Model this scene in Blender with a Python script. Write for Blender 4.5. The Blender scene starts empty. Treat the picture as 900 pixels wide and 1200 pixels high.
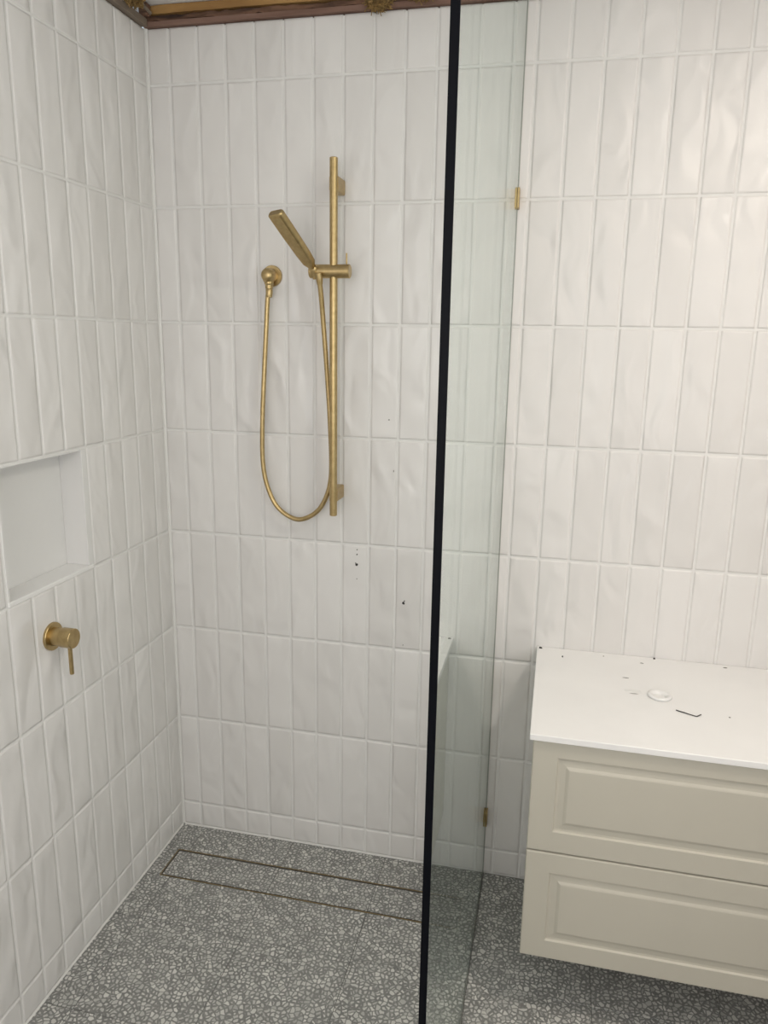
import bpy, bmesh, math, random
from mathutils import Vector, Matrix, Quaternion
random.seed(7)
S = bpy.context.scene
C = S.collection

# ------------------------------------------------------------------ camera
F_PX = 889.22
RX = ((0.9745854, 0.2234507, 0.0159067), (0.0649483, -0.2138883, -0.9746966), (-0.2143944, 0.9509582, -0.2229652))
EYE = Vector((1.1079, -2.0032, 1.5601))
cd = bpy.data.cameras.new('camera'); cam = bpy.data.objects.new('camera', cd); C.objects.link(cam)
r, d, f = (Vector(v) for v in RX)
cam.matrix_world = Matrix(((r.x, -d.x, -f.x, EYE.x), (r.y, -d.y, -f.y, EYE.y), (r.z, -d.z, -f.z, EYE.z), (0, 0, 0, 1)))
cd.sensor_fit = 'HORIZONTAL'; cd.sensor_width = 36; cd.lens = F_PX / 900 * 36; cd.clip_start = 0.02
S.camera = cam

# ------------------------------------------------------------------ world, lights, exposure
W = bpy.data.worlds.new('world'); S.world = W; W.use_nodes = True
W.node_tree.nodes['Background'].inputs[0].default_value = (0.80, 0.90, 1.0, 1)
W.node_tree.nodes['Background'].inputs[1].default_value = 1.0

def area(name, loc, rot, sx, sy, power, col, shape='RECTANGLE', spread=math.pi):
    l = bpy.data.lights.new(name, 'AREA'); l.shape = shape; l.size = sx; l.size_y = sy
    l.energy = power; l.color = col; l.spread = spread
    o = bpy.data.objects.new(name, l); C.objects.link(o); o.location = loc; o.rotation_euler = rot
    return o
DOWN = (1.80, -1.05, 2.374)                       # ceiling downlight over the vanity
FILL_W, FILL_H = 0.95, 1.15                         # opening added behind the camera to brighten the shower side
FILL_X, FILL_Z = 0.72, 1.60
area('downlight_beam', DOWN, (0, 0, 0), 0.10, 0.10, 10.2, (1.0, 0.905, 0.80), 'DISK')
area('front_fill_light', (FILL_X, -2.86, FILL_Z), (math.radians(90), 0, 0), FILL_W, FILL_H, 13.0, (1.0, 0.935, 0.885))  # added fill lamp in the front opening, lifts the dark shower side
SIDE_Y0, SIDE_Y1, SIDE_Z0, SIDE_Z1 = -2.45, -1.45, 0.95, 2.05      # second opening added for fill light, in the right wall
area('side_fill_light', (2.21, (SIDE_Y0 + SIDE_Y1) / 2, (SIDE_Z0 + SIDE_Z1) / 2), (0, math.radians(90), 0), SIDE_Z1 - SIDE_Z0, SIDE_Y1 - SIDE_Y0, 11.5, (1.0, 0.975, 0.965))  # added fill lamp in the side opening, mainly for the left wall

S.view_settings.view_transform = 'Standard'
S.view_settings.look = 'None'
S.view_settings.gamma = 1.0
S.view_settings.use_curve_mapping = False
S.view_settings.exposure = 0.0

# ------------------------------------------------------------------ materials
def new_mat(name):
    m = bpy.data.materials.new(name); m.use_nodes = True
    nt = m.node_tree; b = nt.nodes['Principled BSDF']
    return m, nt, b
def rgb(r, g, b): return (r, g, b, 1)
def plain(name, col, rough=0.5, metal=0.0, noise=0.0, nscale=8, bump=0.0, bscale=60):
    m, nt, b = new_mat(name)
    b.inputs['Roughness'].default_value = rough; b.inputs['Metallic'].default_value = metal
    b.inputs['Base Color'].default_value = rgb(*col)
    tc = nt.nodes.new('ShaderNodeTexCoord')
    if noise:
        n = nt.nodes.new('ShaderNodeTexNoise'); n.inputs['Scale'].default_value = nscale; n.inputs['Detail'].default_value = 4
        nt.links.new(tc.outputs['Object'], n.inputs['Vector'])
        rp = nt.nodes.new('ShaderNodeValToRGB')
        rp.color_ramp.elements[0].position = 0.3; rp.color_ramp.elements[1].position = 0.7
        rp.color_ramp.elements[0].color = rgb(*[c * (1 - noise) for c in col])
        rp.color_ramp.elements[1].color = rgb(*[min(1, c * (1 + noise)) for c in col])
        nt.links.new(n.outputs['Fac'], rp.inputs['Fac']); nt.links.new(rp.outputs['Color'], b.inputs['Base Color'])
    if bump:
        n2 = nt.nodes.new('ShaderNodeTexNoise'); n2.inputs['Scale'].default_value = bscale; n2.inputs['Detail'].default_value = 3
        nt.links.new(tc.outputs['Object'], n2.inputs['Vector'])
        bp = nt.nodes.new('ShaderNodeBump'); bp.inputs['Strength'].default_value = 1.0; bp.inputs['Distance'].default_value = bump
        nt.links.new(n2.outputs['Fac'], bp.inputs['Height']); nt.links.new(bp.outputs['Normal'], b.inputs['Normal'])
    return m

def tile_material():
    """white hand-made wall tile: glazed, gently rippled, every tile a hair different"""
    m, nt, b = new_mat('white_glazed_tile'); L = nt.links
    tc = nt.nodes.new('ShaderNodeTexCoord'); oi = nt.nodes.new('ShaderNodeObjectInfo')
    off = nt.nodes.new('ShaderNodeVectorMath'); off.operation = 'MULTIPLY_ADD'
    comb = nt.nodes.new('ShaderNodeCombineXYZ')
    mul = nt.nodes.new('ShaderNodeMath'); mul.operation = 'MULTIPLY'; mul.inputs[1].default_value = 37.0
    L.new(oi.outputs['Random'], mul.inputs[0])
    for k in range(3): L.new(mul.outputs[0], comb.inputs[k])
    off.inputs[1].default_value = (1, 1, 0.6)
    L.new(tc.outputs['Object'], off.inputs[0]); L.new(comb.outputs[0], off.inputs[2])
    n = nt.nodes.new('ShaderNodeTexNoise'); n.inputs['Scale'].default_value = 12; n.inputs['Detail'].default_value = 0.6
    n.inputs['Distortion'].default_value = 0.9
    L.new(off.outputs[0], n.inputs['Vector'])
    bp = nt.nodes.new('ShaderNodeBump'); bp.inputs['Strength'].default_value = 1.0; bp.inputs['Distance'].default_value = 0.0120
    L.new(n.outputs['Fac'], bp.inputs['Height']); L.new(bp.outputs['Normal'], b.inputs['Normal'])
    rp = nt.nodes.new('ShaderNodeValToRGB')
    rp.color_ramp.elements[0].color = rgb(0.740, 0.720, 0.700); rp.color_ramp.elements[1].color = rgb(0.794, 0.775, 0.757)
    L.new(oi.outputs['Random'], rp.inputs['Fac']); L.new(rp.outputs['Color'], b.inputs['Base Color'])
    b.inputs['Roughness'].default_value = 0.36
    return m

def terrazzo_material():
    """grey terrazzo with crowded pale stone chips"""
    m, nt, b = new_mat('grey_terrazzo'); L = nt.links
    g = nt.nodes.new('ShaderNodeNewGeometry')
    wn = nt.nodes.new('ShaderNodeTexNoise'); wn.inputs['Scale'].default_value = 55; wn.inputs['Detail'].default_value = 2
    L.new(g.outputs['Position'], wn.inputs['Vector'])
    wa = nt.nodes.new('ShaderNodeVectorMath'); wa.operation = 'MULTIPLY_ADD'
    wa.inputs[1].default_value = (0.011, 0.011, 0.0)
    L.new(wn.outputs['Color'], wa.inputs[0]); L.new(g.outputs['Position'], wa.inputs[2])
    last = None
    base = nt.nodes.new('ShaderNodeTexNoise'); base.inputs['Scale'].default_value = 9; base.inputs['Detail'].default_value = 5
    L.new(g.outputs['Position'], base.inputs['Vector'])
    br = nt.nodes.new('ShaderNodeValToRGB')
    br.color_ramp.elements[0].position = 0.3; br.color_ramp.elements[1].position = 0.7
    br.color_ramp.elements[0].color = rgb(0.190, 0.190, 0.182); br.color_ramp.elements[1].color = rgb(0.250, 0.250, 0.240)
    L.new(base.outputs['Fac'], br.inputs['Fac']); last = br.outputs['Color']
    for scale, cut, lo, hi in ((150, 0.24, 0.19, 0.33), (88, 0.22, 0.42, 0.68)):
        v = nt.nodes.new('ShaderNodeTexVoronoi'); v.feature = 'DISTANCE_TO_EDGE'; v.voronoi_dimensions = '2D'
        v.inputs['Scale'].default_value = scale
        vc = nt.nodes.new('ShaderNodeTexVoronoi'); vc.feature = 'F1'; vc.voronoi_dimensions = '2D'
        vc.inputs['Scale'].default_value = scale
        for q in (v, vc): L.new(wa.outputs[0], q.inputs['Vector'])
        sep = nt.nodes.new('ShaderNodeSeparateColor'); L.new(vc.outputs['Color'], sep.inputs[0])
        # threshold varies from cell to cell, so the chips differ in size
        th = nt.nodes.new('ShaderNodeMath'); th.operation = 'MULTIPLY_ADD'; th.inputs[1].default_value = cut * 1.1; th.inputs[2].default_value = cut * 0.35
        L.new(sep.outputs[0], th.inputs[0])
        cmp = nt.nodes.new('ShaderNodeMath'); cmp.operation = 'SUBTRACT'
        L.new(v.outputs['Distance'], cmp.inputs[0]); L.new(th.outputs[0], cmp.inputs[1])
        st = nt.nodes.new('ShaderNodeMapRange'); st.inputs['From Min'].default_value = -0.015; st.inputs['From Max'].default_value = 0.03
        L.new(cmp.outputs[0], st.inputs['Value'])
        cc = nt.nodes.new('ShaderNodeValToRGB')
        cc.color_ramp.elements[0].color = rgb(lo, lo * 0.99, lo * 0.94); cc.color_ramp.elements[1].color = rgb(hi, hi * 0.985, hi * 0.93)
        L.new(sep.outputs[1], cc.inputs['Fac'])
        mx = nt.nodes.new('ShaderNodeMix'); mx.data_type = 'RGBA'
        L.new(st.outputs[0], mx.inputs[0]); L.new(last, mx.inputs[6]); L.new(cc.outputs['Color'], mx.inputs[7])
        last = mx.outputs[2]
    L.new(last, b.inputs['Base Color']); b.inputs['Roughness'].default_value = 0.55
    return m

def glass_material(name, tint):
    """clear sheet glass: Fresnel share of mirror over straight-through tinted view, both faces alike"""
    m, nt, b = new_mat(name); L = nt.links; nt.nodes.remove(b)
    out = nt.nodes['Material Output']
    tr = nt.nodes.new('ShaderNodeBsdfTransparent'); tr.inputs[0].default_value = rgb(*tint)
    gl = nt.nodes.new('ShaderNodeBsdfGlossy'); gl.inputs['Roughness'].default_value = 0.0
    gl.inputs['Color'].default_value = rgb(0.96, 0.99, 0.975)
    geo = nt.nodes.new('ShaderNodeNewGeometry')
    ior = nt.nodes.new('ShaderNodeMix'); ior.data_type = 'FLOAT'; ior.inputs[2].default_value = 1.56; ior.inputs[3].default_value = 1 / 1.56
    L.new(geo.outputs['Backfacing'], ior.inputs[0])
    fr = nt.nodes.new('ShaderNodeFresnel'); L.new(ior.outputs[0], fr.inputs['IOR'])
    mx = nt.nodes.new('ShaderNodeMixShader')
    L.new(fr.outputs[0], mx.inputs[0]); L.new(tr.outputs[0], mx.inputs[1]); L.new(gl.outputs[0], mx.inputs[2])
    L.new(mx.outputs[0], out.inputs['Surface'])
    return m

def brass_material():
    m, nt, b = new_mat('brushed_brass'); L = nt.links
    b.inputs['Metallic'].default_value = 1.0; b.inputs['Roughness'].default_value = 0.34
    tc = nt.nodes.new('ShaderNodeTexCoord')
    n = nt.nodes.new('ShaderNodeTexNoise'); n.inputs['Scale'].default_value = 90; n.inputs['Detail'].default_value = 3
    L.new(tc.outputs['Object'], n.inputs['Vector'])
    rp = nt.nodes.new('ShaderNodeValToRGB')
    rp.color_ramp.elements[0].position = 0.3; rp.color_ramp.elements[1].position = 0.7
    rp.color_ramp.elements[0].color = rgb(0.44, 0.325, 0.155); rp.color_ramp.elements[1].color = rgb(0.53, 0.40, 0.205)
    L.new(n.outputs['Fac'], rp.inputs['Fac']); L.new(rp.outputs['Color'], b.inputs['Base Color'])
    return m

def timber_material(name, dark, light, scale=30):
    m, nt, b = new_mat(name); L = nt.links
    tc = nt.nodes.new('ShaderNodeTexCoord'); mp = nt.nodes.new('ShaderNodeMapping')
    mp.inputs['Scale'].default_value = (0.12, 0.12, 1.0)
    L.new(tc.outputs['Object'], mp.inputs['Vector'])
    n = nt.nodes.new('ShaderNodeTexNoise'); n.inputs['Scale'].default_value = scale; n.inputs['Detail'].default_value = 6
    n.inputs['Distortion'].default_value = 0.6
    L.new(mp.outputs[0], n.inputs['Vector'])
    rp = nt.nodes.new('ShaderNodeValToRGB')
    rp.color_ramp.elements[0].position = 0.3; rp.color_ramp.elements[1].position = 0.68
    rp.color_ramp.elements[0].color = rgb(*dark); rp.color_ramp.elements[1].color = rgb(*light)
    L.new(n.outputs['Fac'], rp.inputs['Fac']); L.new(rp.outputs['Color'], b.inputs['Base Color'])
    b.inputs['Roughness'].default_value = 0.75
    return m

M_TILE = tile_material()
M_GROUT = plain('white_grout', (0.785, 0.775, 0.755), 0.85, noise=0.03, nscale=20)
M_NICHE = plain('niche_white_tile', (0.775, 0.765, 0.75), 0.35, noise=0.015, nscale=6)
M_TERR = terrazzo_material()
M_FGROUT = plain('grey_floor_grout', (0.16, 0.16, 0.15), 0.85, noise=0.1, nscale=30)
M_BRASS = brass_material()
M_GLASS = glass_material('clear_sheet_glass', (0.920, 0.948, 0.940))
M_EDGE = plain('black_glass_edge', (0.0025, 0.003, 0.005), 0.5)
M_EDGE.node_tree.nodes['Principled BSDF'].inputs['Specular IOR Level'].default_value = 0.08
M_SEAL = plain('grey_clear_silicone', (0.34, 0.35, 0.32), 0.35, noise=0.1, nscale=12)
M_BEAD = plain('white_sealant', (0.78, 0.77, 0.745), 0.5, noise=0.02, nscale=15)
M_CREAM = plain('cream_satin_paint', (0.535, 0.505, 0.428), 0.42, noise=0.012, nscale=5)
M_STONE = plain('white_stone_top', (0.87, 0.86, 0.845), 0.30, noise=0.02, nscale=7)
M_PAINT = plain('white_wall_paint', (0.80, 0.79, 0.77), 0.8, noise=0.01, nscale=5)
M_CEIL = plain('white_ceiling_board', (0.84, 0.84, 0.83), 0.85, noise=0.01, nscale=5)
M_BATTEN = timber_material('red_brown_batten', (0.16, 0.085, 0.060), (0.27, 0.165, 0.125))
M_GREYTIM = timber_material('weathered_batten', (0.13, 0.095, 0.070), (0.25, 0.20, 0.155))
M_AMBER = timber_material('amber_pine', (0.28, 0.145, 0.045), (0.46, 0.27, 0.095))
M_DARKTIM = timber_material('dark_broken_timber', (0.030, 0.014, 0.009), (0.21, 0.11, 0.065), 70)
M_WOOL = plain('golden_insulation_wool', (0.29, 0.185, 0.070), 0.95, noise=0.4, nscale=60)
M_DARK = plain('dark_metal', (0.035, 0.033, 0.032), 0.4, 0.6)
M_SPECK = plain('dark_speck', (0.045, 0.040, 0.038), 0.8, noise=0.3, nscale=200)
M_PALEDEB = plain('grey_debris', (0.25, 0.235, 0.21), 0.8, noise=0.3, nscale=200)
M_BLACKGAP = plain('dark_drain_channel', (0.010, 0.005, 0.003), 0.6)
M_TRAY = plain('dark_bronze_tray', (0.045, 0.022, 0.012), 0.5, 0.7)
M_FOAM = plain('white_plastic', (0.83, 0.825, 0.81), 0.35)
M_RESIDUE = plain('white_silicone_residue', (0.80, 0.795, 0.775), 0.45, noise=0.03, nscale=80)
M_DIFF, _nt, _b = new_mat('lamp_diffuser')
_b.inputs['Emission Color'].default_value = rgb(1.0, 0.93, 0.82); _b.inputs['Emission Strength'].default_value = 4.0

# ------------------------------------------------------------------ mesh helpers
def link(name, me, mat, parent=None, smooth=False):
    o = bpy.data.objects.new(name, me); C.objects.link(o)
    if mat is not None and not me.materials: me.materials.append(mat)
    if parent is not None: o.parent = parent
    if smooth:
        for p in me.polygons: p.use_smooth = True
    return o
def from_bm(name, bm, mat, parent=None, smooth=False):
    bmesh.ops.recalc_face_normals(bm, faces=bm.faces[:])
    me = bpy.data.meshes.new(name); bm.to_mesh(me); bm.free()
    return link(name, me, mat, parent, smooth)
def auto_smooth(o, ang=35):
    me = o.data
    for p in me.polygons: p.use_smooth = True
    bm = bmesh.new(); bm.from_mesh(me)
    for e in bm.edges:
        if len(e.link_faces) == 2 and e.calc_face_angle(0) > math.radians(ang): e.smooth = False
    bm.to_mesh(me); bm.free(); return o
def bbox(bm, a, b, bevel=0.0, seg=2):
    r_ = bmesh.ops.create_cube(bm, size=1)
    vs = r_['verts']
    for v in vs:
        v.co = Vector([a[i] + (v.co[i] + 0.5) * (b[i] - a[i]) for i in range(3)])
    if bevel:
        es = list({e for v in vs for e in v.link_edges})
        bmesh.ops.bevel(bm, geom=es, offset=bevel, segments=seg, affect='EDGES', profile=0.5)
def box(name, a, b, mat, parent=None, bevel=0.0, seg=2):
    bm = bmesh.new(); bbox(bm, a, b, bevel, seg)
    o = from_bm(name, bm, mat, parent)
    if bevel and seg > 1: auto_smooth(o, 30)
    return o
def lathe_bm(bm, prof, axis_o, axis_d, n=40):
    """revolve (radius, height) profile about an axis"""
    z = Vector(axis_d).normalized(); x = z.orthogonal().normalized(); y = z.cross(x)
    rings = []
    for (rad, h) in prof:
        c = Vector(axis_o) + z * h
        if rad < 1e-6: rings.append([bm.verts.new(c)])
        else: rings.append([bm.verts.new(c + (x * math.cos(t) + y * math.sin(t)) * rad) for t in [2 * math.pi * k / n for k in range(n)]])
    for a, b in zip(rings[:-1], rings[1:]):
        for k in range(n):
            k2 = (k + 1) % n
            if len(a) == 1 and len(b) == 1: continue
            if len(a) == 1: bm.faces.new((a[0], b[k], b[k2]))
            elif len(b) == 1: bm.faces.new((a[k], a[k2], b[0]))
            else: bm.faces.new((a[k], a[k2], b[k2], b[k]))
def lathe(name, prof, o_, d_, mat, parent=None, n=40, ang=35):
    bm = bmesh.new(); lathe_bm(bm, prof, o_, d_, n)
    return auto_smooth(from_bm(name, bm, mat, parent), ang)
def rod_prof(rad, L, c=0.0015):
    return [(0, 0), (rad - c, 0), (rad, c), (rad, L - c), (rad - c, L), (0, L)]
def catmull(pts, per=14):
    P = [Vector(p) for p in pts]; P = [P[0] * 2 - P[1]] + P + [P[-1] * 2 - P[-2]]; out = []
    for i in range(1, len(P) - 2):
        for k in range(per):
            t = k / per; a, b, c_, d_ = P[i - 1], P[i], P[i + 1], P[i + 2]
            out.append(0.5 * ((2 * b) + (c_ - a) * t + (2 * a - 5 * b + 4 * c_ - d_) * t * t + (3 * b - a - 3 * c_ + d_) * t ** 3))
    out.append(P[-2]); return out
def tube_bm(bm, pts, radf, n=14, cap=True):
    t0 = (pts[1] - pts[0]).normalized(); x = t0.orthogonal().normalized(); prev = t0; rings = []
    for i, p in enumerate(pts):
        t = (pts[min(i + 1, len(pts) - 1)] - pts[max(i - 1, 0)]).normalized()
        x = prev.rotation_difference(t) @ x; x = (x - t * x.dot(t)).normalized(); y = t.cross(x); prev = t
        rr = radf(i) if callable(radf) else radf
        rings.append([bm.verts.new(p + (x * math.cos(a) + y * math.sin(a)) * rr) for a in [2 * math.pi * k / n for k in range(n)]])
    for a, b in zip(rings[:-1], rings[1:]):
        for k in range(n): bm.faces.new((a[k], a[(k + 1) % n], b[(k + 1) % n], b[k]))
    if cap: bm.faces.new(rings[0]); bm.faces.new(rings[-1])
def thing(name, label, cat, loc=(0, 0, 0), group=None):
    o = bpy.data.objects.new(name, None); C.objects.link(o); o.location = loc; o.empty_display_size = 0.05
    o['label'] = label; o['category'] = cat
    if group: o['group'] = group
    return o
def tag(o, label, cat, group=None, kind=None):
    o['label'] = label; o['category'] = cat
    if group: o['group'] = group
    if kind: o['kind'] = kind
    return o
def struct(o, label, cat):
    o['kind'] = 'structure'; o['label'] = label; o['category'] = cat; return o
def under(parent, *objs):
    """parent world-built meshes to an Empty that is not at the origin"""
    inv = Matrix.Translation(-Vector(parent.location))
    for o in objs: o.parent = parent; o.matrix_parent_inverse = inv
    return objs

# ------------------------------------------------------------------ room
XR, YF, ZT, ZC = 2.10, -2.75, 2.333, 2.384         # right wall, front wall, top of the tiling, ceiling
PX, PZ, GAP = 0.0784, 0.302, 0.0030                # tile pitch and joint
Z0 = 0.0843                                        # first horizontal joint above the floor
X0 = 0.0643                                        # first vertical joint on the back wall
Y0 = -0.0706                                       # first vertical joint on the left wall
TT = 0.0065                                        # how far the tiles stand out of the wall slab
NY0, NY1, NZ0, NZ1, ND = -0.692, -0.402, Z0 + 3 * PZ + 0.002, Z0 + 4 * PZ - 0.003, 0.064

# slabs: grout surface lies 1.6 mm behind the tile faces
GR = 0.0011
wall_back = struct(box('wall_back', (-0.12, GR, 0), (XR + 0.1, 0.10, ZT - 0.004), M_GROUT), 'back shower wall of stacked vertical white wavy tiles', 'wall')
bm = bmesh.new()
for a, b in (((-0.12, YF, 0), (-GR, NY0, ZT - 0.004)), ((-0.12, NY1, 0), (-GR, GR, ZT - 0.004)),
             ((-0.12, NY0, 0), (-GR, NY1, NZ0)), ((-0.12, NY0, NZ1), (-GR, NY1, ZT - 0.004)),
             ((-0.12, NY0, NZ0), (-ND, NY1, NZ1))):
    bbox(bm, a, b)
wall_left = struct(from_bm('wall_left', bm, M_GROUT), 'left shower wall of white wavy tiles with a recessed niche', 'wall')
bm = bmesh.new()
for a, b in (((XR, YF, 0), (XR + 0.1, SIDE_Y0, ZC)), ((XR, SIDE_Y1, 0), (XR + 0.1, 0.10, ZC)),
             ((XR, SIDE_Y0, 0), (XR + 0.1, SIDE_Y1, SIDE_Z0)), ((XR, SIDE_Y0, SIDE_Z1), (XR + 0.1, SIDE_Y1, ZC))):
    bbox(bm, a, b)
struct(from_bm('wall_right', bm, M_PAINT), 'plain white wall on the vanity side with an opening added for fill light', 'wall')
bm = bmesh.new()
for a, b in (((XR + 0.02, SIDE_Y0, SIDE_Z0), (XR + 0.07, SIDE_Y0 + 0.035, SIDE_Z1)), ((XR + 0.02, SIDE_Y1 - 0.035, SIDE_Z0), (XR + 0.07, SIDE_Y1, SIDE_Z1)),
             ((XR + 0.02, SIDE_Y0 + 0.035, SIDE_Z0), (XR + 0.07, SIDE_Y1 - 0.035, SIDE_Z0 + 0.035)), ((XR + 0.02, SIDE_Y0 + 0.035, SIDE_Z1 - 0.035), (XR + 0.07, SIDE_Y1 - 0.035, SIDE_Z1))):
    bbox(bm, a, b)
struct(from_bm('fill_opening_2', bm, M_PAINT), 'white framed window added in the vanity side wall to brighten the shower', 'window')  # unseen frame of the added side opening
bm = bmesh.new()
wx0, wx1, wz0, wz1 = FILL_X - FILL_W / 2, FILL_X + FILL_W / 2, FILL_Z - FILL_H / 2, FILL_Z + FILL_H / 2
for a, b in (((-0.12, YF - 0.1, 0), (wx0, YF, ZC)), ((wx1, YF - 0.1, 0), (XR + 0.1, YF, ZC)),
             ((wx0, YF - 0.1, 0), (wx1, YF, wz0)), ((wx0, YF - 0.1, wz1), (wx1, YF, ZC))):
    bbox(bm, a, b)
struct(from_bm('wall_front', bm, M_PAINT), 'plain white wall with an opening added for fill light', 'wall')
bm = bmesh.new()
for a, b in (((wx0, YF - 0.07, wz0), (wx0 + 0.035, YF - 0.02, wz1)), ((wx1 - 0.035, YF - 0.07, wz0), (wx1, YF - 0.02, wz1)),
             ((wx0 + 0.035, YF - 0.07, wz0), (wx1 - 0.035, YF - 0.02, wz0 + 0.035)), ((wx0 + 0.035, YF - 0.07, wz1 - 0.035), (wx1 - 0.035, YF - 0.02, wz1))):
    bbox(bm, a, b)
struct(from_bm('fill_opening_1', bm, M_PAINT), 'white framed window added opposite the shower to brighten it', 'window')  # unseen frame of the added front opening
struct(box('ceiling', (-0.12, YF - 0.1, ZC), (XR + 0.1, 0.10, ZC + 0.02), M_CEIL), 'white ceiling board above the bare timber', 'ceiling')
floor = struct(box('floor', (-0.12, YF - 0.1, -0.05), (XR + 0.1, 0.10, -0.0016), M_FGROUT), 'grey terrazzo tiled bathroom floor', 'floor')

# ---- wall tiles, each one an object
_tile_cache = {}
def tile_mesh(w, h, var):
    key = (round(w, 4), round(h, 4), var)
    if key in _tile_cache: return _tile_cache[key]
    rng = random.Random(hash(key) & 0xffff)
    e1, e2 = 0.0016, min(0.0065, w * 0.3, h * 0.3)
    nx = max(1, min(2, int(w / 0.03))); nz = max(1, min(6, int(h / 0.045)))
    xs = [0, e1] + [e2 + (w - 2 * e2) * k / nx for k in range(nx + 1)] + [w - e1, w]
    zs = [0, e1] + [e2 + (h - 2 * e2) * k / nz for k in range(nz + 1)] + [h - e1, h]
    ph = [rng.uniform(0, 6.28) for _ in range(6)]; amp = [rng.uniform(0.3, 1) for _ in range(6)]
    tilt = rng.uniform(-1, 1)
    def wave(x, z):
        u, v = x / 0.0755, z / 0.30
        return 0.00075 * (amp[0] * math.sin(5.2 * v + ph[0]) + amp[1] * math.sin(9.5 * v + 2.5 * u + ph[1]) + amp[2] * math.sin(3.4 * u + 14 * v + ph[2])) \
            + 0.0004 * tilt * (u - 0.5)
    V, Fc = [], []
    for z in zs:
        for x in xs:
            de = min(x, w - x, z, h - z)
            if de <= 1e-9: y = TT
            elif de <= e1 + 1e-9: y = 0.0003 - 0.25 * wave(x, z)
            elif de <= e2 + 1e-9: y = -0.0003 - 0.30 * wave(x, z)
            else: y = -wave(x, z) - 0.0004
            V.append((x - w / 2, y, z - h / 2))
    n = len(xs)
    for j in range(len(zs) - 1):
        for i in range(n - 1):
            Fc.append((j * n + i, j * n + i + 1, (j + 1) * n + i + 1, (j + 1) * n + i))
    me = bpy.data.meshes.new('tile'); me.from_pydata(V, [], Fc); me.materials.append(M_TILE)
    for p in me.polygons: p.use_smooth = True
    _tile_cache[key] = me
    return me
def put_tile(parent, a0, a1, z0, z1, side):
    w, h = a1 - a0 - GAP, z1 - z0 - GAP
    if w < 0.006 or h < 0.006: return
    full = abs(w - (PX - GAP)) < 1e-4
    o = bpy.data.objects.new('tile', tile_mesh(w, h, random.randrange(9) if full else 0)); C.objects.link(o)
    flip = math.pi if random.random() < 0.5 else 0.0
    if side == 'b':
        o.matrix_world = Matrix.Translation(((a0 + a1) / 2, 0, (z0 + z1) / 2)) @ Matrix.Rotation(flip, 4, 'Y')
    else:
        o.matrix_world = Matrix.Translation((0, (a0 + a1) / 2, (z0 + z1) / 2)) @ Matrix.Rotation(math.pi / 2, 4, 'Z') @ Matrix.Rotation(flip, 4, 'Y')
    o.parent = parent
rows = [0.002] + [Z0 + PZ * k for k in range(8)] + [ZT + GAP / 2]
cols_b = [0.003] + [X0 + PX * k for k in range(27)]
cols_b = [c for c in cols_b if c < XR - 0.02] + [XR]
for i in range(len(cols_b) - 1):
    for j in range(len(rows) - 1):
        put_tile(wall_back, cols_b[i], cols_b[i + 1], rows[j], rows[j + 1], 'b')
cols_l = [-0.003] + [Y0 - PX * k for k in range(25)]
RIM = 0.0155                                       # mitred return around the niche
for i in range(len(cols_l) - 1):
    hi, lo = cols_l[i], cols_l[i + 1]
    for j in range(len(rows) - 1):
        if j == 4:
            if hi > NY1 + RIM and lo >= NY1 + RIM - 0.0006: put_tile(wall_left, lo, hi, rows[j], rows[j + 1], 'l')
            elif hi > NY1 + RIM: put_tile(wall_left, NY1 + RIM, hi, rows[j], rows[j + 1], 'l')
            elif lo < NY0 and hi > NY0: put_tile(wall_left, lo, NY0, rows[j], rows[j + 1], 'l')
            elif hi <= NY0: put_tile(wall_left, lo, hi, rows[j], rows[j + 1], 'l')
        else:
            put_tile(wall_left, lo, hi, rows[j], rows[j + 1], 'l')

# ---- niche lining
box('niche_back', (-ND, NY0, NZ0), (-ND + 0.003, NY1, NZ1), M_NICHE, wall_left)
box('niche_side', (-ND + 0.003, NY1 - 0.004, NZ0 + 0.008), (0.0012, NY1 + RIM - 0.0025, NZ1), M_NICHE, wall_left, 0.0008, 1)
box('niche_side', (-ND + 0.003, NY0 - 0.002, NZ0 + 0.008), (0.0008, NY0 + 0.004, NZ1), M_NICHE, wall_left, 0.0008, 1)
box('niche_top', (-ND + 0.003, NY0 + 0.004, NZ1 - 0.003), (0.0008, NY1 - 0.004, NZ1 + 0.001), M_NICHE, wall_left, 0.0008, 1)
sill = box('niche_sill', (-ND + 0.003, NY0 - 0.002, NZ0 - 0.002), (0.0025, NY1 + RIM - 0.0025, NZ0 + 0.008), M_STONE, wall_left, 0.0012, 1)

# ---- sealant beads in the corners
def bead(name, a, b, u, v, w, label):
    """concave sealant fillet: chamfer strip between two faces that meet along a-b (u, v point along the faces)"""
    a, b, u, v = Vector(a), Vector(b), Vector(u), Vector(v); bm = bmesh.new()
    prof = [(-0.001, -0.001), (w, -0.001), (w, 0.0012), (w * 0.42, w * 0.42), (0.0012, w), (-0.001, w)]
    r0 = [bm.verts.new(a + u * p + v * q) for p, q in prof]; r1 = [bm.verts.new(b + u * p + v * q) for p, q in prof]
    for k in range(6): bm.faces.new((r0[k], r0[(k + 1) % 6], r1[(k + 1) % 6], r1[k]))
    bm.faces.new(r0); bm.faces.new(r1)
    return struct(from_bm(name, bm, M_BEAD), label, 'sealant')
bead('trim_1', (0, 0, 0.002), (0, 0, ZT), (1, 0, 0), (0, -1, 0), 0.0065, 'white vertical sealant bead in the tiled corner')
bead('trim_2', (0.006, 0, 0), (0.966, 0, 0), (0, -1, 0), (0, 0, 1), 0.0036, 'white sealant bead along the foot of the back wall')
bead('trim_3', (0, -0.006, 0), (0, YF + 0.01, 0), (1, 0, 0), (0, 0, 1), 0.0036, 'white sealant bead along the foot of the left wall')

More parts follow.
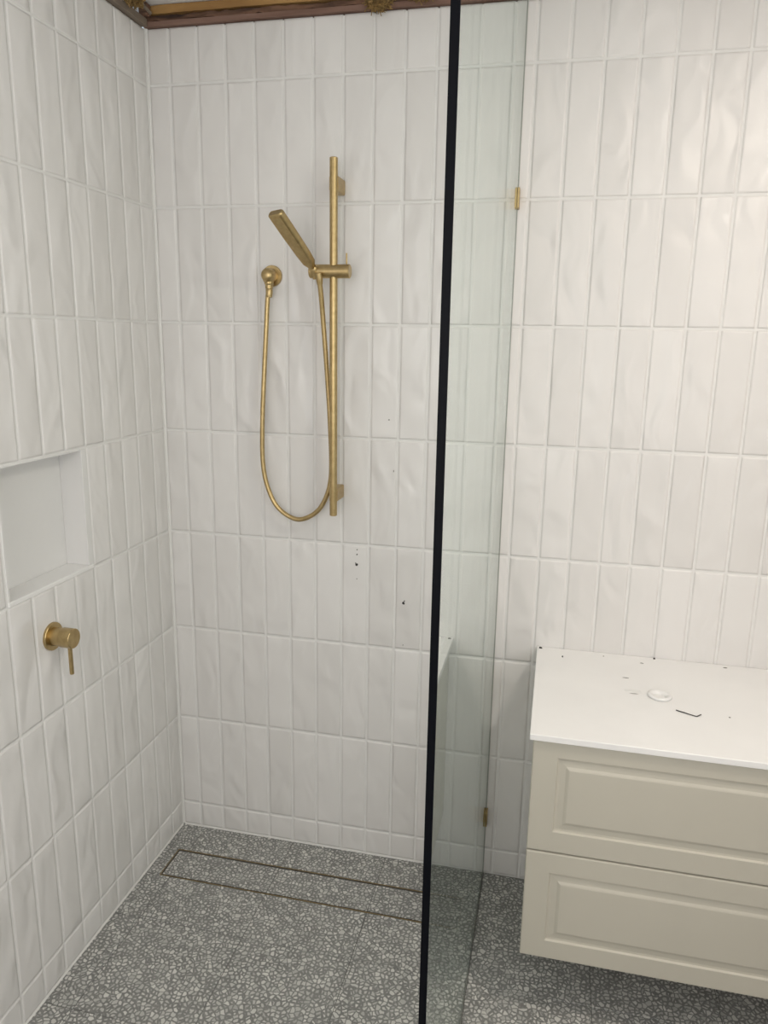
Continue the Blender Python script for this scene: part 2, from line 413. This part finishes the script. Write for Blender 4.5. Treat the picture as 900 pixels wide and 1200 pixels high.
# ---- marks on the back wall
def blob(name, c, rx, rz, th, mat, parent, seed, axis='y', n=9):
    rng = random.Random(seed); bm = bmesh.new(); ring = []; ring2 = []
    for k in range(n):
        a = 2 * math.pi * k / n; q = rng.uniform(0.55, 1.0)
        p, s = math.cos(a) * rx * q, math.sin(a) * rz * q
        if axis == 'y': ring.append(bm.verts.new((c[0] + p, c[1], c[2] + s))); ring2.append(bm.verts.new((c[0] + p * 0.7, c[1] - th, c[2] + s * 0.7)))
        else: ring.append(bm.verts.new((c[0] + p, c[1] + s, c[2]))); ring2.append(bm.verts.new((c[0] + p * 0.7, c[1] + s * 0.7, c[2] + th)))
    for k in range(n): bm.faces.new((ring[k], ring[(k + 1) % n], ring2[(k + 1) % n], ring2[k]))
    bm.faces.new(ring2); bm.faces.new(ring[::-1])
    return from_bm(name, bm, mat, parent)
for i, (x, z, rx, rz, m) in enumerate(((0.580, 0.976, 0.0026, 0.0026, M_SPECK), (0.580, 0.962, 0.0032, 0.0034, M_SPECK), (0.579, 0.932, 0.0050, 0.0066, M_SPECK),
        (0.5765, 0.936, 0.0028, 0.0028, M_SPECK), (0.5800, 0.890, 0.0018, 0.0030, M_PALEDEB), (0.717, 0.829, 0.0048, 0.0058, M_SPECK), (0.7195, 0.836, 0.0024, 0.0030, M_SPECK),
        (0.666, 1.346, 0.0040, 0.0030, M_PALEDEB), (0.6815, 1.207, 0.0020, 0.0050, M_PALEDEB), (0.7185, 0.703, 0.0018, 0.0036, M_PALEDEB))):
    blob('speck', (x, 0.0005, z), rx, rz, 0.0026, m, wall_back, i)

# ---- floor tiles
DX0, DX1, DY0, DY1 = 0.046, 0.936, -0.242, -0.122
FX = [0.0, 0.08, 0.38, 0.68, 0.98, 1.28, 1.58, 1.88, XR]
FY = [0.0, -0.11, -0.41, -0.71, -1.01, -1.31, -1.61, -1.91, -2.21, -2.51, YF]
FG = 0.0020
def floor_piece(x0, x1, y0, y1, parent, name='floor_tile', z=0.0, g=FG):
    if x1 - x0 < 0.012 or y1 - y0 < 0.012: return
    return box(name, (x0 + g / 2, y0 + g / 2, z - 0.009), (x1 - g / 2, y1 - g / 2, z), M_TERR, parent, 0.0006, 1)
for i in range(len(FX) - 1):
    for j in range(len(FY) - 1):
        x0, x1, y1, y0 = FX[i], FX[i + 1], FY[j], FY[j + 1]
        if y0 >= DY1 - 0.02 and x1 <= 0.98: y0 = DY1          # strip behind the drain
        if x1 <= DX0 or x0 >= DX1 or y0 >= DY1 or y1 <= DY0:
            floor_piece(x0, x1, y0, y1, floor); continue
        if j == 1:
            floor_piece(x0, x1, y0, DY0, floor)
            if x0 < DX0: floor_piece(x0, DX0, DY0, DY1, floor)
            if x1 > DX1: floor_piece(DX1, x1, DY0, DY1, floor)
        else:
            floor_piece(x0, x1, y0, y1, floor)

# ------------------------------------------------------------------ linear drain
dr = thing('linear_drain', 'long tile-insert floor drain with a thin brass rim along the back wall', 'drain', ((DX0 + DX1) / 2, (DY0 + DY1) / 2, 0))
def ring_frame(name, x0, x1, y0, y1, t, za, zb, mat):
    bm = bmesh.new()
    bbox(bm, (x0, y0, za), (x1, y0 + t, zb)); bbox(bm, (x0, y1 - t, za), (x1, y1, zb))
    bbox(bm, (x0, y0 + t, za), (x0 + t, y1 - t, zb)); bbox(bm, (x1 - t, y0 + t, za), (x1, y1 - t, zb))
    return from_bm(name, bm, mat)
e = 0.0004
fr_ = ring_frame('brass_frame', DX0 + e, DX1 - e, DY0 + e, DY1 - e, 0.0015, -0.0125, 0.0002, M_BRASS)
ch = box('channel', (DX0 + 0.0022, DY0 + 0.0022, -0.016), (DX1 - 0.0022, DY1 - 0.0022, -0.0105), M_BLACKGAP)
tray = ring_frame('insert_tray', DX0 + 0.0046, DX1 - 0.0046, DY0 + 0.0046, DY1 - 0.0046, 0.0014, -0.0104, -0.0009, M_TRAY)
under(dr, fr_, ch, tray)
ix = [DX0 + 0.0056, 0.38, 0.68, DX1 - 0.0056]
for a, b in zip(ix[:-1], ix[1:]):
    o = floor_piece(a, b, DY0 + 0.0056, DY1 - 0.0056, None, 'tile_insert', -0.0012)
    under(dr, o)

# ------------------------------------------------------------------ glass panel
GX0, GX1, GYN = 0.9690, 0.9790, -1.103
GZT = 2.335
gp = thing('glass_panel', 'frameless clear glass shower screen with a black front edge', 'shower screen', (GX0 + 0.005, GYN / 2, 0))
pane = box('pane', (GX0, GYN + 0.0012, 0.004), (GX1, -0.0035, GZT), M_GLASS)
edge = box('front_edge', (GX0 - 0.0004, GYN - 0.0012, 0.004), (GX1 + 0.0004, GYN + 0.0010, GZT), M_EDGE)
edge['label'] = 'black polished front edge'
bm = bmesh.new(); bbox(bm, (GX0 - 0.001, -0.0034, 0.0045), (GX1 + 0.0015, 0.0016, GZT - 0.002))
ws = from_bm('wall_seal', bm, M_SEAL)
bm = bmesh.new(); bbox(bm, (GX0 - 0.0005, GYN + 0.004, 0.0002), (GX1 + 0.0005, -0.004, 0.0038))
fs = from_bm('floor_seal', bm, M_SEAL)
under(gp, pane, edge, ws, fs)
for zc in (1.897, 0.197):
    bm = bmesh.new(); h = 0.0235
    bbox(bm, (GX1 + 0.0004, -0.026, zc - h), (GX1 + 0.0055, -0.0036, zc + h), 0.0008, 1)
    bbox(bm, (GX0 - 0.0055, -0.026, zc - h), (GX0 - 0.0004, -0.0036, zc + h), 0.0008, 1)
    bbox(bm, (GX0 - 0.0055, -0.0036, zc - h), (GX1 + 0.0055, -0.0008, zc + h))
    c_ = from_bm('wall_clamp', bm, M_BRASS); c_['label'] = 'small brass wall clamp'
    under(gp, c_)

# ------------------------------------------------------------------ vanity
VX0, VX1 = 1.095, 1.997
VZT = 0.741
ctop = tag(box('countertop', (VX0, -0.492, VZT - 0.0145), (VX1, -0.0012, VZT), M_STONE, None, 0.0012, 1), 'white stone vanity top strewn with small debris', 'countertop')
CX0, CX1 = VX0 + 0.008, VX1 - 0.008
va = thing('vanity_cabinet', 'cream wall-hung vanity cabinet with two routed drawer fronts', 'cabinet', ((CX0 + CX1) / 2, -0.24, 0.18))
body = box('body', (CX0 + 0.002, -0.4635, 0.184), (CX1 - 0.002, -0.0012, VZT - 0.0148), M_CREAM, None, 0.001, 1)
under(va, body)
def drawer(z0, z1, ml, mt, mb):
    """routed drawer front: flat frame, stepped groove, raised field"""
    yf = -0.4835
    def loop(bm, l, t, b_, y): return [bm.verts.new(p) for p in ((CX0 + l, y, z0 + b_), (CX1 - l, y, z0 + b_), (CX1 - l, y, z1 - t), (CX0 + l, y, z1 - t))]
    bm = bmesh.new()
    prof = [(0, 0, 0, yf + 0.019), (0, 0, 0, yf + 0.0035), (0.0009, 0.0009, 0.0009, yf + 0.0010), (0.003, 0.003, 0.003, yf), (ml, mt, mb, yf)]
    for s, dep in ((0.0012, 0.0010), (0.0030, 0.0042), (0.0075, 0.0050), (0.020, 0.0036), (0.0245, 0.0012), (0.0275, 0.0002)):
        prof.append((ml + s, mt + s, mb + s, yf + dep))
    L_ = [loop(bm, *p) for p in prof]
    for a, b in zip(L_[:-1], L_[1:]):
        for k in range(4): bm.faces.new((a[k], a[(k + 1) % 4], b[(k + 1) % 4], b[k]))
    bm.faces.new(L_[-1]); bm.faces.new(L_[0][::-1])
    o = auto_smooth(from_bm('drawer', bm, M_CREAM), 8)
    under(va, o)
drawer(0.4565, 0.7235, 0.053, 0.036, 0.0505)
drawer(0.1795, 0.4535, 0.053, 0.0500, 0.0470)

# things lying on the vanity top
bm = bmesh.new(); z = VZT + 0.0013
pts = [Vector((1.416, -0.3005, z)), Vector((1.4535, -0.3195, z)), Vector((1.4570, -0.3205, z)), Vector((1.4595, -0.3190, z)), Vector((1.4685, -0.3090, z))]
tube_bm(bm, pts, 0.0012, 6)
tag(from_bm('hex_key', bm, M_DARK, None, True), 'thin dark L-shaped hex key on the white vanity top', 'hex key')
rc = Vector((1.388, -0.236, VZT + 0.0002))
lathe_pr = [(0.0125, 0.0), (0.026, 0.0), (0.0282, 0.0018), (0.0272, 0.0055), (0.0235, 0.0070), (0.0175, 0.0050), (0.0132, 0.0018), (0.0125, 0.0)]
ring = tag(lathe('plastic_ring', lathe_pr, rc, (0, 0, 1), M_FOAM, None, 36, 80), 'white round plastic ring lying on the vanity top', 'ring')
rs = tag(blob('silicone_smear', (1.333, -0.222, VZT + 0.0001), 0.027, 0.014, 0.0012, M_RESIDUE, None, 4, 'z', 13), 'white smear of silicone beside the plastic ring', 'smear')
blob('dirt_streak', (1.329, -0.238, VZT + 0.0012), 0.014, 0.0014, 0.0005, M_PALEDEB, rs, 6, 'z', 9)
crumbs = [((1.104, -0.012), 0.0065, 0.0042, M_SPECK, 'dark brown plaster crumb at the back corner of the vanity top'),
          ((1.163, -0.058), 0.0034, 0.0042, M_SPECK, 'dark crumb on the vanity top close to the back corner crumb'),
          ((1.366, -0.046), 0.0068, 0.0020, M_PALEDEB, 'short grey sliver on the vanity top behind the plastic ring'),
          ((1.401, -0.008), 0.0036, 0.0036, M_SPECK, 'dark crumb on the vanity top against the tiled wall'),
          ((1.575, -0.020), 0.0070, 0.0030, M_PALEDEB, 'flat grey chip on the vanity top near the tiled wall'),
          ((1.270, -0.025), 0.0022, 0.0020, M_PALEDEB, 'tiny grey crumb on the vanity top by the tiled wall'),
          ((1.318, -0.150), 0.0100, 0.0016, M_PALEDEB, 'thin pale scrape of dirt on the vanity top behind the silicone smear'),
          ((1.530, -0.305), 0.0028, 0.0026, M_PALEDEB, 'tiny grey crumb on the vanity top beside the hex key')]
for i, ((x, y), rx, ry, m, lab) in enumerate(crumbs):
    tag(blob('crumb', (x, y, VZT + 0.0001), rx, ry, 0.0028 if m is M_SPECK else 0.001, m, None, 30 + i, 'z'), lab, 'crumb', 'debris on the vanity top')

# ------------------------------------------------------------------ shower rail
BX, BY = 0.529, -0.064
sr = thing('shower_rail', 'tall round brushed brass slide rail on the back wall', 'shower rail', (BX, 0, 1.085))
bar = lathe('bar', rod_prof(0.0102, 0.908), (BX, BY, 1.086), (0, 0, 1), M_BRASS, None, 28)
sl = lathe('slider', [(0, 0), (0.0155, 0), (0.0172, 0.0015), (0.0172, 0.105), (0.0155, 0.1065), (0, 0.1065)], (0.466, BY, 1.7245), (1, 0, 0), M_BRASS, None, 40)
lv = lathe('lock_pin', rod_prof(0.0022, 0.034, 0.0006), (0.562, BY + 0.004, 1.735), (0, 0, 1), M_BRASS, None, 12)
under(sr, bar, sl, lv)
for zc in (1.934, 1.143):
    bm = bmesh.new()
    # rounded block arm from the bar to the wall
    prof = []
    hw, hh, cr = 0.0115, 0.0185, 0.0045
    for sx, sz, a0 in ((1, 1, 0), (-1, 1, 90), (-1, -1, 180), (1, -1, 270)):
        for k in range(6): a = math.radians(a0 + 18 * k); prof.append((sx * (hw - cr) + math.cos(a) * cr, sz * (hh - cr) + math.sin(a) * cr))
    ra = [bm.verts.new((BX + u, BY, zc + v)) for u, v in prof]; rb = [bm.verts.new((BX + u, 0.0005, zc + v)) for u, v in prof]
    for k in range(len(prof)): bm.faces.new((ra[k], ra[(k + 1) % len(prof)], rb[(k + 1) % len(prof)], rb[k]))
    bm.faces.new(ra); bm.faces.new(rb)
    under(sr, auto_smooth(from_bm('wall_bracket', bm, M_BRASS)))

# ---- hand shower resting in the slider
A = Vector((0.4800, BY - 0.012, 1.7290)); B = Vector((0.4250, -0.2000, 1.8470))
hs = thing('hand_shower', 'slim flat brass hand shower tilted up in the slider', 'hand shower', A)
ax = (B - A).normalized(); side = Vector((0.55, -0.15, 0)); side = (side - ax * side.dot(ax)).normalized(); nrm = ax.cross(side).normalized()
Lh = (B - A).length
def flat_bar(name, s0, s1, secs, mat):
    """rounded-rectangle section swept along the handset axis: (t, half width, half thickness)"""
    bm = bmesh.new(); rings = []
    for t, hw, ht in secs:
        c = A + ax * (Lh * t); rr = min(hw, ht) * 0.75; pr = []
        for cx_, cy_, a0 in ((hw - rr, ht - rr, 0), (-(hw - rr), ht - rr, 90), (-(hw - rr), -(ht - rr), 180), (hw - rr, -(ht - rr), 270)):
            for k in range(5): a = math.radians(a0 + 22.5 * k); pr.append((cx_ + math.cos(a) * rr, cy_ + math.sin(a) * rr))
        rings.append([bm.verts.new(c + side * u + nrm * v) for u, v in pr])
    for a, b in zip(rings[:-1], rings[1:]):
        for k in range(len(a)): bm.faces.new((a[k], a[(k + 1) % len(a)], b[(k + 1) % len(b)], b[k]))
    bm.faces.new(rings[0]); bm.faces.new(rings[-1])
    return auto_smooth(from_bm(name, bm, mat), 40)
h1 = flat_bar('handle', 0, 1, [(0.02, 0.0085, 0.0085), (0.07, 0.0095, 0.0090), (0.13, 0.0170, 0.0095), (0.30, 0.0195, 0.0098), (0.50, 0.0203, 0.0098)], M_BRASS)
h2 = flat_bar('spray_head', 0, 1, [(0.503, 0.0205, 0.0100), (0.75, 0.0212, 0.0100), (0.97, 0.0212, 0.0100), (0.99, 0.0205, 0.0094), (1.0, 0.0185, 0.0080)], M_BRASS)
bm = bmesh.new(); c = A + ax * Lh * 0.76
q = [c + ax * (Lh * 0.19 * i) + side * (0.0155 * j) + nrm * (0.0101 if nrm.z < 0 else -0.0101) for i, j in ((-1, -1), (1, -1), (1, 1), (-1, 1))]
q2 = [v + nrm * (0.0008 if nrm.z < 0 else -0.0008) for v in q]
v1 = [bm.verts.new(v) for v in q]; v2 = [bm.verts.new(v) for v in q2]
for k in range(4): bm.faces.new((v1[k], v1[(k + 1) % 4], v2[(k + 1) % 4], v2[k]))
bm.faces.new(v2); bm.faces.new(v1)
h3 = from_bm('spray_face', bm, M_BRASS)
cup = lathe('cone_socket', [(0, -0.024), (0.0085, -0.024), (0.0105, -0.004), (0.0112, 0.004), (0.0105, 0.0055), (0, 0.0055)], A, (ax + Vector((0, 0, 1.2))).normalized(), M_BRASS, None, 28)
under(hs, h1, h2, cup)
h3.parent = h2                                     # h2 rests at the world origin, so no offset is needed

# ---- wall outlet elbow
OX, OZ = 0.3400, 1.7180
wo = thing('wall_outlet', 'round brass wall elbow feeding the shower hose', 'wall outlet', (OX, 0, OZ))
pl = lathe('backplate', [(0, -0.0004), (0.0268, -0.0004), (0.0275, 0.001), (0.0275, 0.0075), (0.0262, 0.0090), (0, 0.0090)], (OX, 0, OZ), (0, -1, 0), M_BRASS, None, 44)
el = lathe('elbow', [(0, 0.006), (0.0165, 0.006), (0.0180, 0.018), (0.0186, 0.032), (0.0172, 0.0410), (0.0128, 0.0465), (0.0062, 0.0488), (0, 0.0492)], (OX, 0, OZ), (0, -1, 0), M_BRASS, None, 36, 70)
nz = lathe('nozzle', [(0, 0), (0.0125, 0), (0.0125, 0.014), (0.0102, 0.017), (0.0102, 0.026), (0, 0.026)], (OX, -0.028, OZ - 0.008), (0, 0, -1), M_BRASS, None, 28)
under(wo, pl, el, nz)

# ---- hose
hy = -0.028
def on_wall(u, v, y):
    dr_ = Vector(RX[0]) * ((u - 450) / F_PX) + Vector(RX[1]) * ((v - 600) / F_PX) + Vector(RX[2])
    return EYE + dr_ * ((y - EYE.y) / dr_.y)
# the hose hangs close to the wall and passes behind the bar; each point lies on its own depth from the wall
route = [(313.5, 352, -0.028), (312.0, 385, -0.029), (309.5, 440, -0.031), (307.5, 495, -0.033), (308.0, 540, -0.034), (313.5, 570, -0.034), (326.0, 595, -0.034), (348.0, 608.5, -0.034),
         (369.0, 601.5, -0.036), (382.0, 583, -0.037), (388.0, 555, -0.037), (387.0, 500, -0.038), (383.5, 440, -0.045), (379.0, 380, -0.060), (376.8, 352, -0.072)]
P3 = [Vector((OX, -0.028, OZ - 0.031))] + [on_wall(*p) for p in route[0:]]
P3 += [on_wall(374.6, 331, -0.083), on_wall(373.8, 322, -0.087)]
cp = catmull(P3, 40)
bm = bmesh.new()
tube_bm(bm, cp, lambda i: 0.0064 + (0.00035 if i % 2 else -0.0002), 12)
ho = thing('shower_hose', 'looped flexible brass hose hanging from elbow to hand shower', 'hose', P3[0])
hm = from_bm('hose_body', bm, M_BRASS, None, True)
fa = lathe('end_nut', [(0, 0), (0.0084, 0), (0.0092, 0.002), (0.0092, 0.012), (0.0072, 0.022), (0, 0.022)], (OX, -0.028, OZ - 0.0345), (0, 0, -1), M_BRASS, None, 20)
dn = (P3[-2] - P3[-1]).normalized()
fb = lathe('end_nut', [(0, -0.004), (0.0084, -0.004), (0.0088, 0.012), (0.0072, 0.024), (0, 0.024)], P3[-1], dn, M_BRASS, None, 20)
under(ho, hm, fa, fb)

# ------------------------------------------------------------------ mixer tap on the left wall
MY, MZ = -0.5655, 0.8760
mt = thing('mixer_tap', 'round brass wall mixer with a pin lever below the niche', 'tap', (0, MY, MZ))
m1 = lathe('backplate', [(0, -0.0004), (0.0322, -0.0004), (0.0330, 0.001), (0.0330, 0.0060), (0.0318, 0.0072), (0, 0.0072)], (0, MY, MZ), (1, 0, 0), M_BRASS, None, 48)
m2 = lathe('body', [(0, 0.006), (0.0218, 0.006), (0.0218, 0.029), (0, 0.029)], (0, MY, MZ), (1, 0, 0), M_BRASS, None, 44)
m3 = lathe('cap', [(0, 0.0298), (0.0228, 0.0298), (0.0232, 0.0305), (0.0232, 0.0575), (0.0222, 0.0587), (0, 0.0587)], (0, MY, MZ), (1, 0, 0), M_BRASS, None, 44)
m4 = lathe('lever', rod_prof(0.0050, 0.069, 0.0010), (0.0455, MY, MZ - 0.0205), (0, 0, -1), M_BRASS, None, 20)
under(mt, m1, m2, m3, m4)

# ------------------------------------------------------------------ bare timber above the tiling
def rough_board(name, a, b, mat, amp, seed, nx=40):
    """sawn board with uneven faces, long side along x or y"""
    rng = random.Random(seed); ln = 0 if (b[0] - a[0]) > (b[1] - a[1]) else 1; ot = 1 - ln
    bm = bmesh.new(); rings = []
    for i in range(nx + 1):
        t = a[ln] + (b[ln] - a[ln]) * i / nx; ring = []
        for o_, z_ in ((a[ot], a[2]), (b[ot], a[2]), (b[ot], b[2]), (a[ot], b[2])):
            p = [0, 0, z_ + rng.uniform(-amp, amp)]; p[ln] = t; p[ot] = o_ + rng.uniform(-amp, amp); ring.append(bm.verts.new(p))
        rings.append(ring)
    for r0, r1 in zip(rings[:-1], rings[1:]):
        for k in range(4): bm.faces.new((r0[k], r0[(k + 1) % 4], r1[(k + 1) % 4], r1[k]))
    bm.faces.new(rings[0]); bm.faces.new(rings[-1])
    return from_bm(name, bm, mat)
tag(rough_board('timber_batten', (0.0, -0.010, ZT + 0.001), (XR, 0.09, ZT + 0.0125), M_BATTEN, 0.0007, 1), 'reddish brown timber batten on top of the back wall tiles', 'batten')
tag(rough_board('broken_lath', (0.0, -0.004, ZT + 0.0150), (XR, 0.09, ZT + 0.0265), M_DARKTIM, 0.0022, 2, 120), 'dark splintered lath between the batten and the amber beam', 'lath')
tag(rough_board('timber_beam', (0.002, -0.010, ZT + 0.0295), (XR, 0.09, ZT + 0.0485), M_AMBER, 0.0010, 3), 'amber pine beam under the ceiling board', 'beam')
tag(rough_board('timber_batten', (-0.10, YF, ZT + 0.001), (0.013, -0.013, ZT + 0.018), M_GREYTIM, 0.0008, 4), 'weathered grey brown batten on top of the left wall tiles', 'batten')
def tuft(c, r_, n, seed, label):
    rng = random.Random(seed); bm = bmesh.new()
    for k in range(n):
        w_ = Vector((rng.gauss(0, 1), rng.gauss(0, 1), rng.gauss(0, 1)))
        if w_.length > 1.8: w_ *= 1.8 * rng.random() ** 0.4 / w_.length
        p = Vector(c) + Vector((w_.x * r_[0], w_.y * r_[1], w_.z * r_[2]))
        dv = Vector((rng.uniform(-1, 1), rng.uniform(-1, 0.6), rng.uniform(-1, 0.6))).normalized() * rng.uniform(0.008, 0.018)
        q_ = dv.orthogonal().normalized() * rng.uniform(0.002, 0.004)
        pts_ = catmull([p - dv, p + q_, p + dv], 2)
        tube_bm(bm, pts_, 0.0011, 4, False)
    o = from_bm('insulation_tuft', bm, M_WOOL); tag(o, label, 'insulation', 'insulation poking out above the tiles', 'stuff')
tuft((0.628, -0.019, ZT + 0.012), (0.018, 0.003, 0.009), 420, 5, 'golden insulation wool spilling over the back batten')
tuft((0.735, -0.019, ZT + 0.024), (0.024, 0.003, 0.007), 380, 6, 'golden insulation wool above the back batten near the glass')
tuft((0.024, -0.105, ZT + 0.034), (0.007, 0.024, 0.007), 520, 7, 'golden insulation wool above the left wall batten')
bm = bmesh.new()
tube_bm(bm, [Vector((0.018, -0.060, ZT + 0.046)), Vector((0.022, -0.040, ZT + 0.036)), Vector((0.030, -0.022, ZT + 0.026))], lambda i: 0.0055 - 0.0008 * i, 7)
tag(from_bm('timber_splinter', bm, M_GREYTIM), 'pale broken timber splinter in the corner above the tiles', 'splinter')
bm = bmesh.new(); bbox(bm, (0.001, -0.034, ZT + 0.0195), (0.026, -0.014, ZT + 0.0495), 0.003, 1)
tag(from_bm('timber_block', bm, M_DARKTIM), 'dark timber block in the corner above the tiles', 'block')

# ------------------------------------------------------------------ downlight (the lamp whose beam is set at the top)
dl = thing('downlight', 'round white recessed ceiling downlight above the vanity', 'downlight', (DOWN[0], DOWN[1], ZC))
dr1 = lathe('trim_ring', [(0.052, -0.001), (0.062, -0.001), (0.062, 0.003), (0.052, 0.006), (0.052, -0.001)], (DOWN[0], DOWN[1], ZC), (0, 0, -1), M_PAINT, None, 40)
dr2 = lathe('diffuser', [(0, -0.001), (0.0515, -0.001), (0.0515, 0.002), (0, 0.002)], (DOWN[0], DOWN[1], ZC), (0, 0, -1), M_DIFF, None, 40)
under(dl, dr1, dr2)
